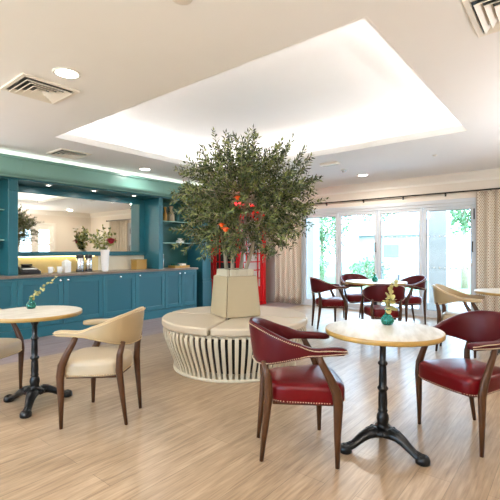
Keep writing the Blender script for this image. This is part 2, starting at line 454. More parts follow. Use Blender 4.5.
# ------------------------------------------------------------------ ceiling fittings
def downlight(x, y, z, r, label, power, group=None, colr=(1, .95, .88)):
    t = empty('downlight', (x, y, z), 0, label, 'downlight', group)
    m_ = MB(); m_.lathe([(r+.022, 0), (r+.022, -.006), (r+.012, -.011), (r, -.008), (r, 0)], 32, caps=False); m_.build('trim_ring', 'white', t)
    l = MB(); l.lathe([(r, -.002), (r, -.005), (r*.6, -.006), (.001, -.0065)], 32, caps=False); l.build('lens', 'lens', t)
    ld = bpy.data.lights.new('downlight_lamp', 'AREA'); ld.shape = 'DISK'; ld.size = r*2; ld.energy = power; ld.color = colr
    lo = bpy.data.objects.new('downlight_lamp', ld); col.objects.link(lo); lo.location = (x, y, z-.02)
    return t
DL = [((1.58, 3.21), 'bright round ceiling downlight near the square vent, left of the recess'),
      ((4.33, 5.94), 'round ceiling downlight above the teal pelmet left of the tree'),
      ((7.32, 3.17), 'round ceiling downlight near the glass doors, right of the smoke detector')]
DP = 12
for ((x, y), lb), pw_ in zip(DL, (DP, 5, 26)): downlight(x, y, H, .085, lb, pw_)
downlight(7.1, 5.94, H, .085, 'added ceiling downlight brightening the telephone box corner, hidden behind the tree', 34)  # extra downlight, added to lighten the dark far corner
for (x, y) in ((1.55, .2), (4.2, -.2), (7.0, -.2), (-1.0, .2), (-1.0, 3.2), (-1.0, 5.6), (1.2, 5.7)):  # unseen downlights, added to raise the room's brightness
    downlight(x, y, H, .085, 'added unseen ceiling downlight out of view, brightening the room', DP, 'added downlights beyond the frame')
for (u, lb) in ((2.93, 'leftmost small spotlight under the teal pelmet above the mirror'), (3.71, 'middle small spotlight under the teal pelmet above the mirror'), (4.52, 'rightmost small spotlight under the teal pelmet above the mirror')):
    downlight(u, 6.55, 2.37, .033, lb, 2.2)

def fill_uplighter(x, y, rz, label, z=1.75, g='added wall uplighters beyond the frame', power=1.):  # unseen uplighters, added as fill for the ceiling
    t = empty('fill_uplighter', (x, y, z), rz, label, 'added wall light', g)
    b = MB(); b.box(-.05, .05, -.001, .02, -.12, .06); b.build('back_plate', 'knob', t)
    b = MB(); b.tube([(0, .02, 0), (0, .10, -.02)], .01); b.lathe([(.02, -.05), (.07, -.03), (.11, .03), (.125, .08), (.118, .08), (.10, .03), (.06, -.02), (.001, -.03)], 28, c=(0, .16, 0), caps=False); b.build('bowl_shade', 'white', t)
    ld = bpy.data.lights.new('fill_uplighter_lamp', 'AREA'); ld.shape = 'DISK'; ld.size = .2; ld.energy = UP*power; ld.color = (.97, .97, 1)
    lo = bpy.data.objects.new('fill_uplighter_lamp', ld); col.objects.link(lo)
    lo.location = (x-.16*math.sin(rz), y+.16*math.cos(rz), z+.09); lo.rotation_euler = (PI, 0, 0)
UP = 66
for (x, y, rz, z, pw_) in ((-.9, Y0, 0, 1.6, 1.), (5.05, Y0, 0, 1.35, .75), (X0, -.2, -PI/2, 1.7, 1.2), (X0, 5.4, -PI/2, 1.6, 1.5), (-.4, Y1, PI, 1.6, 1.3)):
    fill_uplighter(x, y, rz, 'added unseen wall uplighter out of view, brightening the ceiling', z, power=pw_)
def vent(x, y, s, label):
    t = empty('ceiling_vent', (x, y, H), 0, label, 'air vent')
    h = s/2
    f = MB()
    for (a0, a1, c0, c1) in ((-h, h, -h, -h+.035), (-h, h, h-.035, h), (-h, -h+.035, -h+.035, h-.035), (h-.035, h, -h+.035, h-.035)):
        f.box(a0, a1, c0, c1, -.016, 0)
    f.build('frame', 'vent', t, bevel=.003, seg=1)
    bk = MB(); bk.box(-h+.035, h-.035, -h+.035, h-.035, -.004, -.001); bk.build('backing', 'black', t)
    hh = h-.05; k = 0
    lv = MB()
    while hh > .05:
        a0 = hh; a1 = hh-.034
        for zo in (0,):
            vs = []
            for (aa, z) in ((a0, -.030), (a1, -.006), (a1-.003, -.006), (a0-.003, -.033)):
                vs += [(-aa, -aa, z), (aa, -aa, z), (aa, aa, z), (-aa, aa, z)]
            fs = []
            for i in range(4):
                for q in range(4):
                    j = (i+1) % 4
                    fs.append((i*4+q, i*4+(q+1) % 4, j*4+(q+1) % 4, j*4+q))
            lv.add(vs, fs, False)
        hh -= .045
    lv.build('louvres', 'vent', t)
    return t
vent(1.59, 3.72, .49, 'square louvred ceiling vent beside the bright downlight')
vent(2.92, 5.86, .46, 'small looking ceiling vent just above the teal pelmet')
vent(2.80, .26, .50, 'square louvred ceiling vent cut off at the upper right')
t = empty('ceiling_speaker', (1.52, 1.74, H), 0, 'pale round disc on the ceiling cut by the top edge of the view', 'ceiling speaker')
b = MB(); b.lathe([(.06, 0), (.06, -.008), (.05, -.012), (.001, -.013)], 32, caps=False); b.build('grille', 'vent', t)
t = empty('emergency_light', (5.97, 3.16, H), 0, 'small rectangular box light on the ceiling right of the tree top', 'emergency light')
b = MB(); b.box(-.06, .06, -.16, .16, -.035, 0); b.build('housing', 'vent', t, bevel=.006)
b = MB(); b.box(-.045, .045, -.14, .14, -.042, -.034); b.build('diffuser', 'white', t, bevel=.003)
t = empty('smoke_detector', (6.57, 3.2, H), 0, 'white smoke detector on the ceiling between box light and downlight', 'smoke detector')
b = MB(); b.lathe([(.055, 0), (.055, -.02), (.042, -.026)], 24); b.build('base', 'white', t)
b = MB(); b.lathe([(.034, -.026), (.038, -.04), (.03, -.055), (.001, -.058)], 24, caps=False); b.build('sensor_head', 'chrome', t)
t = empty('ceiling_sensor', (6.47, 1.66, H), 0, 'tiny sensor on the ceiling above the right glass doors', 'sensor')
b = MB(); b.lathe([(.035, 0), (.033, -.01), (.015, -.022), (.001, -.024)], 20, caps=False); b.build('cap', 'vent', t)

# ------------------------------------------------------------------ dresser wall
FY = 6.35                                  # face of the base cabinets
WT = .95
dr = empty('wall_dresser', (0, 0, 0), 0, 'tall teal built-in surround with pilasters, pelmet and glass shelves framing the mirror', 'dresser')
PX0, PX1 = .95, 6.50
b = MB(); b.box(PX0, PX1, 6.30, 6.42, 2.44, 2.69); b.box(PX0, PX1, 6.42, Y1-.002, 2.64, 2.66); b.box(PX0-.0, PX1, 6.27, 6.30, 2.655, 2.69)
for u in (2.44, 5.03): b.box(u-.005, u+.005, 6.296, 6.30, 2.47, 2.65)
b.build('pelmet', 'pelmet', dr, bevel=.004, seg=1)
prof = [(6.42, 2.395), (6.335, 2.395), (6.325, 2.41), (6.29, 2.425), (6.265, 2.445), (6.255, 2.47), (6.30, 2.475), (6.42, 2.475)]
b = MB(); n = len(prof)
b.add([(PX0-.03, y, z) for y, z in prof]+[(PX1+.03, y, z) for y, z in prof], [(k, (k+1) % n, n+(k+1) % n, n+k) for k in range(n)]+[tuple(range(n)), tuple(range(n, 2*n))], False)
b.build('crown_moulding', 'pelmet', dr)
b = MB(); b.box(PX0, PX1, 6.40, Y1-.002, 2.37, 2.395); b.build('soffit', 'teal', dr)
def pilaster(u0, u1, z0):
    b = MB(); b.box(u0, u1, 6.43, Y1-.003, z0, 2.37); b.box(u0-.012, u1+.012, 6.418, 6.47, 2.20, 2.225)
    b.build('pilaster', 'teal', dr, bevel=.004, seg=1)
pilaster(2.30, 2.43, WT); pilaster(5.02, 5.12, WT); pilaster(PX0, 1.08, WT)
b = MB(); b.box(6.22, 6.48, 6.43, Y1-.003, 0, 2.37); b.box(6.21, 6.49, 6.41, 6.44, 0, .62); b.box(6.21, 6.49, 6.41, 6.44, .64, .68)
b.build('pilaster', 'teal', dr, bevel=.004, seg=1)
b = MB(); b.box(2.43, 5.02, 6.90, Y1-.003, 2.26, 2.37); b.build('frieze', 'teal', dr)
b = MB(); b.box(2.43, 5.02, 6.86, Y1-.003, 1.225, 1.295); b.build('mirror_rail', 'teal', dr, bevel=.004, seg=1)
b = MB(); b.box(2.43, 4.0, 6.925, Y1-.003, WT, 1.225); b.build('splashback', 'tile', dr)
b = MB(); b.box(4.0, 5.02, 6.925, Y1-.003, WT, 1.225); b.build('splashback', 'tile2', dr)
b = MB(); b.box(4.90, 5.02, 6.90, Y1-.003, 1.295, 2.26); b.build('mirror_side_panel', 'teal', dr)
b = MB(); b.box(6.001, 6.219, 6.93, Y1-.003, 0, WT); b.build('back_panel', 'teal_dark', dr)
for (u0, u1) in ((1.08, 2.30), (5.12, 6.22)):
    b = MB(); b.box(u0, u1, 6.93, Y1-.003, WT+.001, 2.37); b.build('back_panel', 'teal_dark', dr)
    for zz in (1.48, 1.93):
        s = MB(); s.box(u0+.002, u1-.002, 6.58, 6.93, zz-.012, zz+.006); s.build('glass_shelf', 'shelf', dr)
        for uu in (u0+.12, u1-.12):
            k = MB(); k.box(uu-.012, uu+.012, 6.75, 6.93, zz-.04, zz-.012); k.build('shelf_bracket', 'chrome', dr)
b = MB(); b.box(2.60, 3.9, 6.88, 6.90, 1.216, 1.2245); o = b.build('led_strip_light', 'led_warm'); tag(o, 'warm light strip under the mirror rail over the coffee counter', 'light strip')
b = MB(); b.box(PX0+.05, PX1-.05, 6.48, 6.50, 2.661, 2.672); o = b.build('led_strip_light', 'led_pelmet'); tag(o, 'light strip on top of the teal pelmet washing the ceiling', 'light strip')

mr = empty('wall_mirror', (3.665, 6.92, 1.78), 0, 'wide wall mirror above the worktop in the teal dresser', 'mirror')
b = MB(); b.box(-1.235, 1.235, -.012, .028, -.484, .480); b.build('backing', 'teal_dark', mr)
b = MB(); b.box(-1.225, 1.225, -.016, -.0125, -.478, .474); b.build('mirror_glass', 'mirror', mr)

# cabinets
def cabinet(u0, u1, ndoor, knobs, label, group='teal base cabinets along the counter wall'):
    c = empty('base_cabinet', ((u0+u1)/2, FY, 0), 0, label, 'cabinet', group)
    h = (u1-u0)/2
    b = MB(); b.box(-h+.001, h-.001, .022, .575, .12, WT-.04); b.box(-h+.001, h-.001, .005, .022, WT-.07, WT-.04); b.build('body', 'teal', c)
    b = MB(); b.box(-h+.001, h-.001, .0, .03, 0, .155); b.build('plinth', 'teal', c)
    w_ = 2*h/ndoor
    for i in range(ndoor):
        a0 = -h+w_*i+.003; a1 = a0+w_-.006; z0, z1 = .165, WT-.072; s = .075
        d = MB()
        d.box(a0, a0+s, 0, .02, z0, z1); d.box(a1-s, a1, 0, .02, z0, z1); d.box(a0+s, a1-s, 0, .02, z1-s, z1); d.box(a0+s, a1-s, 0, .02, z0, z0+s)
        do = d.build('door', 'teal', c, bevel=.003, seg=1)
        q = MB(); q.box(a0+s, a1-s, .011, .0195, z0+s, z1-s); q.build('door_panel', 'teal_inner', do)
        k = knobs[i]
        if k is not None:
            kx = a0+k*(a1-a0); kz = z1-.028
            kb = MB(); kb.tube([(kx, 0, kz), (kx, -.012, kz), (kx, -.017, kz), (kx, -.028, kz), (kx, -.034, kz)], [.009, .008, .018, .021, .012], n=14)
            kb.build('knob', 'knob', do)
    return c
cabinet(.96, 2.386, 2, (.9, .1), 'teal double cabinet at the far left, mostly outside the frame', )
cabinet(2.386, 3.76, 2, (.92, .08), 'teal double-door cabinet under the coffee flasks, two knobs together')
cabinet(3.76, 4.42, 1, (.5,), 'teal single-door cabinet below the white flower vase')
cabinet(4.42, 5.11, 1, (.12,), 'teal single-door cabinet right of the vase, under the amber boxes')
cabinet(5.11, 5.97, 2, (.85, .15), 'blue-teal narrow double cabinet at the right end of the run')
b = MB(); b.box(.95, 6.0, FY-.02, Y1-.0, WT-.038, WT); o = b.build('worktop', 'worktop', bevel=.004, seg=1)
tag(o, 'brown stone worktop running along the top of the teal cabinets', 'worktop')

# ------------------------------------------------------------------ things on the counter
def at_wall(px, v):                        # horizontal position along the counter for a sight line
    t = (px-250)/400.
    return v*(FWD[0]+RGT[0]*t)/(FWD[1]+RGT[1]*t)
u = at_wall(28, 6.72)
t = mch = empty('card_machine', (u, 6.70, WT), R(-5), 'black and white wedge-shaped machine at the left end of the worktop', 'machine')
b = MB(); b.add([(-.17, -.15, 0), (.17, -.15, 0), (.17, .15, 0), (-.17, .15, 0), (-.17, -.15, .05), (.17, -.15, .05), (.10, .12, .15), (-.15, .12, .17), (.17, .15, .05), (-.17, .15, .17)],
      [(0, 3, 2, 1), (0, 1, 5, 4), (4, 5, 6, 7), (1, 2, 8, 5), (5, 8, 6), (3, 0, 4, 7, 9), (2, 3, 9, 8), (6, 8, 9, 7)], False)
b.build('body', 'black', t, bevel=.006)
b = MB(); b.box(-.13, .12, -.10, -.02, .078, .105, Matrix.Rotation(R(0), 4, 'X')); b.build('paper_tray', 'white', t, bevel=.008)
b = MB(); b.box(-.10, .08, .02, .10, .145, .175); b.build('lid', 'black', t, bevel=.012)
mch.scale = (.85, .85, .9)
def cup(px, v, label, z=WT):
    t = empty('cup', (at_wall(px, v), v, z), R(-60), label, 'cup', 'white cups on the worktop')
    b = MB(); b.lathe([(.026, 0), (.03, .003), (.037, .05), (.042, .105), (.039, .105), (.034, .05), (.027, .01), (.001, .008)], 28, caps=False); b.build('bowl', 'white', t)
    b = MB(); b.tube([(.036, 0, .085), (.06, 0, .085), (.068, 0, .06), (.055, 0, .035), (.034, 0, .03)], .005); b.build('handle', 'white', t)
cup(50.5, 6.62, 'white cup on the worktop, nearer the black machine')
cup(59.5, 6.62, 'white cup on the worktop, next to the lidded canister')
t = empty('canister', (at_wall(66.5, 6.68), 6.68, WT), 0, 'white square canister with a pitched lid beside the cups', 'canister')
b = MB(); b.box(-.055, .055, -.055, .055, 0, .09); b.box(-.06, .06, -.06, .06, .09, .10); b.box(-.055, .055, -.055, .055, .10, .17); b.build('body', 'white', t, bevel=.006)
b = MB(); b.add([(-.065, -.065, .17), (.065, -.065, .17), (.065, .065, .17), (-.065, .065, .17), (-.03, 0, .215), (.03, 0, .215)], [(0, 3, 2, 1), (0, 1, 5, 4), (2, 3, 4, 5), (1, 2, 5), (3, 0, 4)], False); b.build('lid', 'white', t, bevel=.004)
b = MB(); b.ball((0, 0, .222), .012); b.build('lid_knob', 'white', t)
def flask(px, label, v=6.70):
    t = empty('coffee_flask', (at_wall(px, v), v, WT), R(-120), label, 'flask', 'chrome coffee flasks on the worktop')
    b = MB(); b.lathe([(.058, .03), (.06, .035), (.06, .195), (.057, .2)], 32); b.build('body', 'chrome', t)
    b = MB(); b.lathe([(.062, 0), (.064, .005), (.064, .03), (.058, .034)], 32); b.build('base', 'black', t)
    b = MB(); b.lathe([(.061, .2), (.063, .21), (.06, .235), (.035, .25), (.001, .252)], 32, caps=False); b.box(.03, .085, -.016, .016, .222, .24); b.build('lid', 'black', t); t.scale = (1.05, 1.05, 1.2)
    b = MB(); b.tube([(-.058, 0, .215), (-.09, 0, .2), (-.098, 0, .14), (-.09, 0, .07), (-.06, 0, .055)], .009); b.build('handle', 'black', t)
flask(80, 'left one of two chrome and black coffee flasks')
flask(88.5, 'right one of two chrome and black coffee flasks', 6.76)
VV = 6.52
vx = at_wall(105, VV)
t = empty('flower_vase', (vx, VV, WT), 0, 'tall white vase holding flowers on the teal worktop', 'vase')
b = MB(); b.lathe([(.05, 0), (.056, .006), (.06, .08), (.066, .2), (.075, .36), (.078, .385), (.073, .385), (.06, .2), (.05, .02), (.001, .015)], 32, caps=False); b.build('body', 'vase_white', t)

def leaf(mb, base, d, up, L, Wd, fold=.25):
    side = d.cross(up)
    if side.length < 1e-4: side = d.cross(Vector((1, 0, .3)))
    side.normalize(); nrm = side.cross(d).normalized()
    p0 = base; p3 = base+d*L
    mL = base+d*(L*.45)+side*Wd+nrm*(Wd*fold); mR = base+d*(L*.45)-side*Wd+nrm*(Wd*fold); mc = base+d*(L*.5)
    mb.add([p0, mR, p3, mL, mc], [(0, 1, 4), (1, 2, 4), (2, 3, 4), (3, 0, 4)], True)
def rv(rng): 
    while True:
        v = Vector((rng.uniform(-1, 1), rng.uniform(-1, 1), rng.uniform(-1, 1)))
        if .05 < v.length < 1: return v.normalized()
def petals(mb, c, r, n, rng, layers=3):
    for l in range(layers):
        q = r*(1-.25*l)
        for k in range(n):
            a = 2*PI*k/n+l*.5
            el = .1+.45*l
            d = Vector((math.cos(a)*math.cos(el), math.sin(a)*math.cos(el), math.sin(el)))
            leaf(mb, Vector(c), d, Vector((0, 0, 1)), q, q*.42, .5)
    mb.ball(c, r*.45, 10, 7)
rng = random.Random(3)
t = empty('flower_bouquet', (vx, VV, WT+.33), 0, 'bouquet of leafy sprigs with one crimson and pale blooms in the white vase', 'flowers')
fol = MB(); stm = MB()
RW = Vector((RGT[0], RGT[1], 0)); FW = Vector((FWD[0], FWD[1], 0))
for (lx, lz, dd) in ((-.34, .36, .02), (-.38, .44, -.05), (-.30, .28, -.06), (-.24, .20, 0), (-.16, .40, .06), (-.12, .30, -.07), (-.05, .47, .03), (.02, .33, -.04), (.08, .42, .05), (.15, .36, 0), (.20, .24, -.05), (.12, .20, .06), (-.2, .13, .05), (.05, .2, -.07), (-.06, .16, -.08), (-.42, .30, 0)):
    tip = RW*lx*1.05+FW*dd+Vector((0, 0, lz)); mid = RW*lx*.45+FW*dd*.5+Vector((0, 0, lz*.62))
    pts = [Vector((0, 0, -.22))*(1), Vector((0, 0, .03)), mid, tip]
    pts[0] = RW*(-lx*.08)+Vector((0, 0, -.25))
    stm.tube(pts, [.003, .003, .0025, .0015], n=5)
    for k in range(11):
        f = k/10; q = (mid.lerp(tip, (f-.3)/.7) if f > .3 else Vector((0, 0, .03)).lerp(mid, f/.3))
        if q.z < .05: continue
        for _ in range(2):
            d = (rv(rng)+Vector((0, 0, .2))).normalized(); leaf(fol, q, d, rv(rng), .062, .018)
fol.build('foliage', 'bouquet_leaf', t); stm.build('stems', 'stem', t)
b = MB(); petals(b, RW*.15+Vector((0, 0, .21))-FW*.12, .115, 9, rng, 4); b.build('crimson_bloom', 'red_bloom', t)
for (lx, lz, dd, rr) in ((-.03, .13, -.08, .055), (.03, .24, -.02, .045), (-.10, .24, -.02, .04), (.06, .11, -.09, .045)):
    b = MB(); petals(b, RW*lx+FW*dd+Vector((0, 0, lz)), rr, 7, rng, 3); b.build('ivory_bloom', 'white_bloom', t)

u = at_wall(138, 6.75)
t = empty('storage_box', (u, 6.72, WT), R(2), 'amber wooden box standing against the splashback right of the vase', 'box')
b = MB(); b.box(-.12, .12, -.09, .09, 0, .17); b.build('body', 'amber', t, bevel=.005)
b = MB(); b.box(-.125, .125, -.095, .095, .17, .195); b.build('lid', 'amber', t, bevel=.005)
u = at_wall(179, 6.62)
t = empty('serving_tray', (u, 6.62, WT), R(0), 'low wicker tray on the worktop in the right shelf niche', 'tray')
b = MB(); b.box(-.2, .2, -.12, .12, 0, .012); b.box(-.2, .2, -.12, -.108, .012, .05); b.box(-.2, .2, .108, .12, .012, .05); b.box(-.2, -.188, -.108, .108, .012, .05); b.box(.188, .2, -.108, .108, .012, .05)
b.build('tray', 'amber', t)
for (dx, dm, lb) in ((-.1, 'green_glass', 'dark green packet'), (.08, 'white_bloom', 'pale packet')):
    b = MB(); b.box(u+dx-.06, u+dx+.06, 6.55, 6.69, WT+.0125, WT+.085); o = b.build('packet', dm, bevel=.006)
    tag(o, lb + ' lying in the wicker tray on the worktop', 'packet')
t = empty('bottle_opener_stand', (at_wall(163.3, 6.6), 6.60, WT), 0, 'thin upright chrome rod stand at the left of the shelf niche', 'rod stand')
b = MB(); b.lathe([(.035, 0), (.035, .008), (.01, .014), (.009, .27), (.012, .275), (.012, .285), (.001, .288)], 20, caps=False); b.build('rod', 'chrome', t)
def bottle(px, z, h, r, m_, label, name='vase', v=6.74):
    t = empty('shelf_'+name, (at_wall(px, v), v, z), 0, label, name, 'vases on the niche shelves')
    b = MB(); b.lathe([(r*.8, 0), (r, .01), (r*.95, h*.45), (r*.45, h*.68), (r*.4, h*.8), (r*.7, h), (r*.6, h), (r*.3, h*.8), (.001, h*.78)], 24, caps=False); b.build('body', m_, t)
bottle(165, 1.936, .30, .05, 'amber', 'brown vase standing on the upper glass shelf, left of the cream one')
bottle(171, 1.936, .33, .075, 'beige_seat', 'cream vase standing on the upper glass shelf, tallest of the vases')
bottle(177.5, 1.936, .27, .06, 'teal_dark', 'dark green vase on the upper glass shelf, half behind the tree')
bottle(180, 1.486, .10, .09, 'white', 'low white bowl on the lower glass shelf near the tree', 'bowl')

# ------------------------------------------------------------------ telephone box
tb = empty('telephone_box', (7.42, 6.42, 0), 0, 'red telephone box in the corner behind the tree', 'telephone box')
h = .43
for sx in (-1, 1):
    for sy in (-1, 1):
        b = MB(); b.box(sx*h-.055, sx*h+.055, sy*h-.055, sy*h+.055, .06, 2.12); b.build('corner_post', 'phone', tb, bevel=.01)
b = MB(); b.box(-.49, .49, -.49, .46, 0, .06); b.build('base', 'phone', tb)
b = MB(); b.box(-.49, .49, -.49, .46, 2.12, 2.20); b.box(-.46, .46, -.46, .44, 2.20, 2.36)
b.build('fascia', 'phone', tb, bevel=.01)
b = MB(); vs = []; nn = 10
for i in range(nn+1):
    for j in range(nn+1):
        x = -1+2*i/nn; y = -1+2*j/nn; vs.append((x*.44, y*.44, 2.36+.13*max(0, (1-x*x))**.5*max(0, (1-y*y))**.5))
b.add(vs, [(i*(nn+1)+j, (i+1)*(nn+1)+j, (i+1)*(nn+1)+j+1, i*(nn+1)+j+1) for i in range(nn) for j in range(nn)]); b.build('domed_roof', 'phone', tb)
def phone_side(rz, name, gm):
    T_ = Matrix.Rotation(rz, 4, 'Z')
    b = MB(); y0, y1 = -.455, -.43
    b.box(-.375, .375, y0, y1, .07, .45, T_); b.box(-.375, .375, y0, y1, 2.04, 2.115, T_)
    b.box(-.375, -.32, y0, y1, .45, 2.04, T_); b.box(.32, .375, y0, y1, .45, 2.04, T_)
    for k in range(1, 8): z = .45+1.59*k/8; b.box(-.32, .32, y0, y1, z-.012, z+.012, T_)
    for x in (-.21, .21): b.box(x-.012, x+.012, y0, y1, .45, 2.04, T_)
    s = b.build(name, 'phone', tb)
    g = MB(); g.box(-.32, .32, -.425, -.42, .45, 2.04, T_); g.build('glazing', gm, s)
    return s
d = phone_side(0, 'door', 'pale_glazing'); phone_side(-PI/2, 'side_wall', 'dark_glazing'); phone_side(PI/2, 'side_wall', 'dark_glazing')
b = MB(); b.tube([(.345, -.455, 1.0), (.345, -.49, 1.02), (.345, -.49, 1.16), (.345, -.455, 1.18)], .009); b.build('door_handle', 'knob', tb)

# ------------------------------------------------------------------ circular bench with planter
BX, BY = W(-.175, 4.70)
SEAM = R(203.5)
cb = empty('circular_bench', (BX, BY, 0), SEAM, 'round cream bench with slatted skirt circling the tree planter', 'bench')
rg = MB(); rs = []
NS = 76
prf = [(.755, .455), (.795, .478), (.820, .470), (.830, .435), (.822, .375), (.790, .28), (.745, .17), (.712, .09), (.698, .02)]
for k in range(NS):
    a = 2*PI*k/NS; ca, sa = math.cos(a), math.sin(a)
    vs = []
    for i, (r, z) in enumerate(prf):
        wd = .0195*(.84+.16*z/.48)
        for (dr_, s_) in ((0, -1), (0, 1), (-.016, 1), (-.016, -1)):
            rr = r+dr_
            vs.append((rr*ca-s_*wd*sa, rr*sa+s_*wd*ca, z))
    fs = []
    for i in range(len(prf)-1):
        for q in range(4): fs.append((i*4+q, i*4+(q+1) % 4, (i+1)*4+(q+1) % 4, (i+1)*4+q))
    fs += [(0, 1, 2, 3), tuple(len(prf)*4-4+q for q in (3, 2, 1, 0))]
    rg.add(vs, fs, False)
rg.build('slatted_skirt', 'slat', cb)
b = MB(); b.lathe([(.66, 0), (.712, 0), (.712, .026), (.66, .026)], 72); b.build('base_ring', 'slat', cb)
b = MB(); b.lathe([(.50, .0), (.50, .455)], 48); b.build('inner_drum', 'drum', cb)
b = MB(); b.lathe([(.30, .455), (.80, .455), (.80, .4835), (.30, .4835)], 72); b.build('seat_board', 'slat', cb)
for q in range(4):
    a0 = q*PI/2; out = []
    g = .010
    n = 20
    for k in range(n+1):
        a = a0+PI/2*k/n
        da = g/.84
        a = min(max(a, a0+da), a0+PI/2-da)
        out.append((.843*math.cos(a), .843*math.sin(a)))
    # inner square edge runs between the two neighbouring corners
    c1 = (.20*math.cos(a0+PI/2), .20*math.sin(a0+PI/2)); c0 = (.20*math.cos(a0), .20*math.sin(a0))
    ga = Vector((math.cos(a0+PI/4), math.sin(a0+PI/4)))*g*1.4
    out += [(c1[0]+ga.x, c1[1]+ga.y), (c0[0]+ga.x, c0[1]+ga.y)]
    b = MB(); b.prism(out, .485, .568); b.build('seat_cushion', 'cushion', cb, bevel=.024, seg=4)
# planter: square tapered, ribbed
def sq(r, off=0.): return [(r*math.cos(off+PI/2*k), r*math.sin(off+PI/2*k)) for k in range(4)]
b = MB(); lo, hi = sq(.185), sq(.200)
vs = [(x, y, .485) for x, y in lo]+[(x, y, 1.10) for x, y in hi]+[(x*.86, y*.86, 1.10) for x, y in hi]+[(x*.84, y*.84, 1.04) for x, y in hi]
fs = [(3, 2, 1, 0)]+[(r_*4+k, r_*4+(k+1) % 4, (r_+1)*4+(k+1) % 4, (r_+1)*4+k) for r_ in range(3) for k in range(4)]
b.add(vs, fs, False)
b.build('planter', 'drum', cb)
# pleated cap strips above the back cushions
for k in range(4):
    b = MB()
    pA = Vector((*hi[k], 0)); pB = Vector((*hi[(k+1) % 4], 0)); nr = ((pA+pB)/2).normalized()
    for j in range(12):
        q0 = pA.lerp(pB, (j+.12)/12); q1 = pA.lerp(pB, (j+.88)/12)
        b.add([q0+nr*.002+Vector((0, 0, 1.0)), q1+nr*.002+Vector((0, 0, 1.0)), q1+nr*.040+Vector((0, 0, 1.0)), q0+nr*.040+Vector((0, 0, 1.0)),
               q0-nr*.0+Vector((0, 0, 1.108)), q1+Vector((0, 0, 1.108)), q1+nr*.03+Vector((0, 0, 1.108)), q0+nr*.03+Vector((0, 0, 1.108))],
              [(0, 1, 2, 3), (7, 6, 5, 4), (0, 3, 7, 4), (1, 5, 6, 2), (3, 2, 6, 7), (0, 4, 5, 1)], False)
    b.build('pleated_rim', 'slat', cb)
lo2, hi2 = sq(.318), sq(.272); lo3, hi3 = sq(.225), sq(.205)
for k in range(4):
    k2 = (k+1) % 4
    O = [Vector((*lo2[k], .572)), Vector((*lo2[k2], .572)), Vector((*hi2[k2], 1.035)), Vector((*hi2[k], 1.035))]
    I = [Vector((*lo3[k], .572)), Vector((*lo3[k2], .572)), Vector((*hi3[k2], 1.035)), Vector((*hi3[k], 1.035))]
    e = (O[1]-O[0]); e.z = 0; e.normalize(); g = .006
    for Q in (O, I):
        Q[0] += e*g; Q[3] += e*g; Q[1] -= e*g; Q[2] -= e*g
    b = MB(); b.add(I+O, [(3, 2, 1, 0), (4, 5, 6, 7), (0, 1, 5, 4), (1, 2, 6, 5), (2, 3, 7, 6), (3, 0, 4, 7)], False)
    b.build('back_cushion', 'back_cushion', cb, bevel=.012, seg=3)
b = MB(); b.lathe([(.13, 1.05), (.13, 1.075), (.07, 1.085), (.001, 1.085)], 24, caps=False); b.build('soil', 'soil', cb)

# tree
ot = empty('olive_tree', (BX, BY, 1.085), 0, 'leafy olive tree rising from the planter in the middle of the round bench', 'tree')
rng = random.Random(11)
CX = RW*.12; CC = Vector((CX.x, CX.y, .79))       # crown centre relative to the soil
def crown_r(d):
    # d unit vector -> crown radius, lumpy
    lump = .07*math.sin(3.1*d.x*2+1.3)+.06*math.sin(4.3*d.y*1.7+.4)+.05*math.sin(5*d.z+2*d.x)
    return (.79+lump)*(1.0+.06*(1-abs(d.z)))
fol = MB(); tw = MB(); br = MB()
tips = []
stems = [((-.10, .02), (-.16, .0), (-.30, .05)), ((-.03, -.06), (-.04, -.1), (.0, -.22)), ((.06, .05), (.10, .10), (.16, .25)), ((.11, -.03), (.24, -.03), (.42, -.08))]
for si, (p0, p1, p2) in enumerate(stems):
    def L3(p, z): v = RW*p[0]+FW*p[1]; return Vector((v.x, v.y, z))
    pts = [L3(p0, -.03), L3(((p0[0]+p1[0])/2+.01, (p0[1]+p1[1])/2), .2), L3(p1, .42), L3(((p1[0]+p2[0])/2, (p1[1]+p2[1])/2), .72), L3(p2, 1.05)]
    b = MB(); b.tube(pts, [.024, .021, .018, .014, .008], n=9); b.build('trunk', 'bark', ot)
    for k in range(10):
        f = rng.uniform(.25, 1); i = min(int(f*4), 3); q = pts[i].lerp(pts[i+1], f*4-i)
        d = (rv(rng)+Vector((0, 0, .35))).normalized()
        e = CC+d*crown_r(d)*.72*Vector((1, 1, 1.0)).x
        m1 = q.lerp(e, .5)+Vector((0, 0, .05))+rv(rng)*.04
        br.tube([q, m1, e], [.008, .006, .003], n=5); tips.append((q, m1, e))
br.build('branches', 'bark', ot)
for i in range(520):
    d = rv(rng)
    if d.z < -.6 and rng.random() < .45: continue
    rr = crown_r(d)
    start = CC+d*rr*rng.uniform(.25, .72)+rv(rng)*.08
    tgt = CC+(d+rv(rng)*.35).normalized()*rr*rng.uniform(.82, 1.06)
    if tgt.z < .13: tgt.z = .13+rng.random()*.25
    if tgt.z > 1.64: tgt.z = 1.64-rng.random()*.14
    dirv = (tgt-start); ln = dirv.length
    if ln < .12: tgt = start+d*.2; dirv = tgt-start; ln = dirv.length
    dn = dirv.normalized()
    tw.tube([start, start.lerp(tgt, .5)+rv(rng)*.015, tgt], [.0026, .002, .0012], n=4)
    nl = max(6, int(ln/.021)); side = dn.cross(rv(rng)).normalized()
    for k in range(nl):
        f = (k+.5)/nl; q = start+dirv*f
        for sgn in (-1, 1):
            sd = (Matrix.Rotation(k*1.35, 3, dn) @ side)*sgn
            ld = (dn*.75+sd*.85+rv(rng)*.25).normalized()
            leaf(fol, q, ld, (rv(rng)+Vector((0, 0, .6))).normalized(), rng.uniform(.045, .075), rng.uniform(.0075, .0115), .3)
    leaf(fol, tgt, dn, Vector((0, 0, 1)), .055, .008)
fol.build('foliage', 'olive', ot); tw.build('twigs', 'bark', ot)
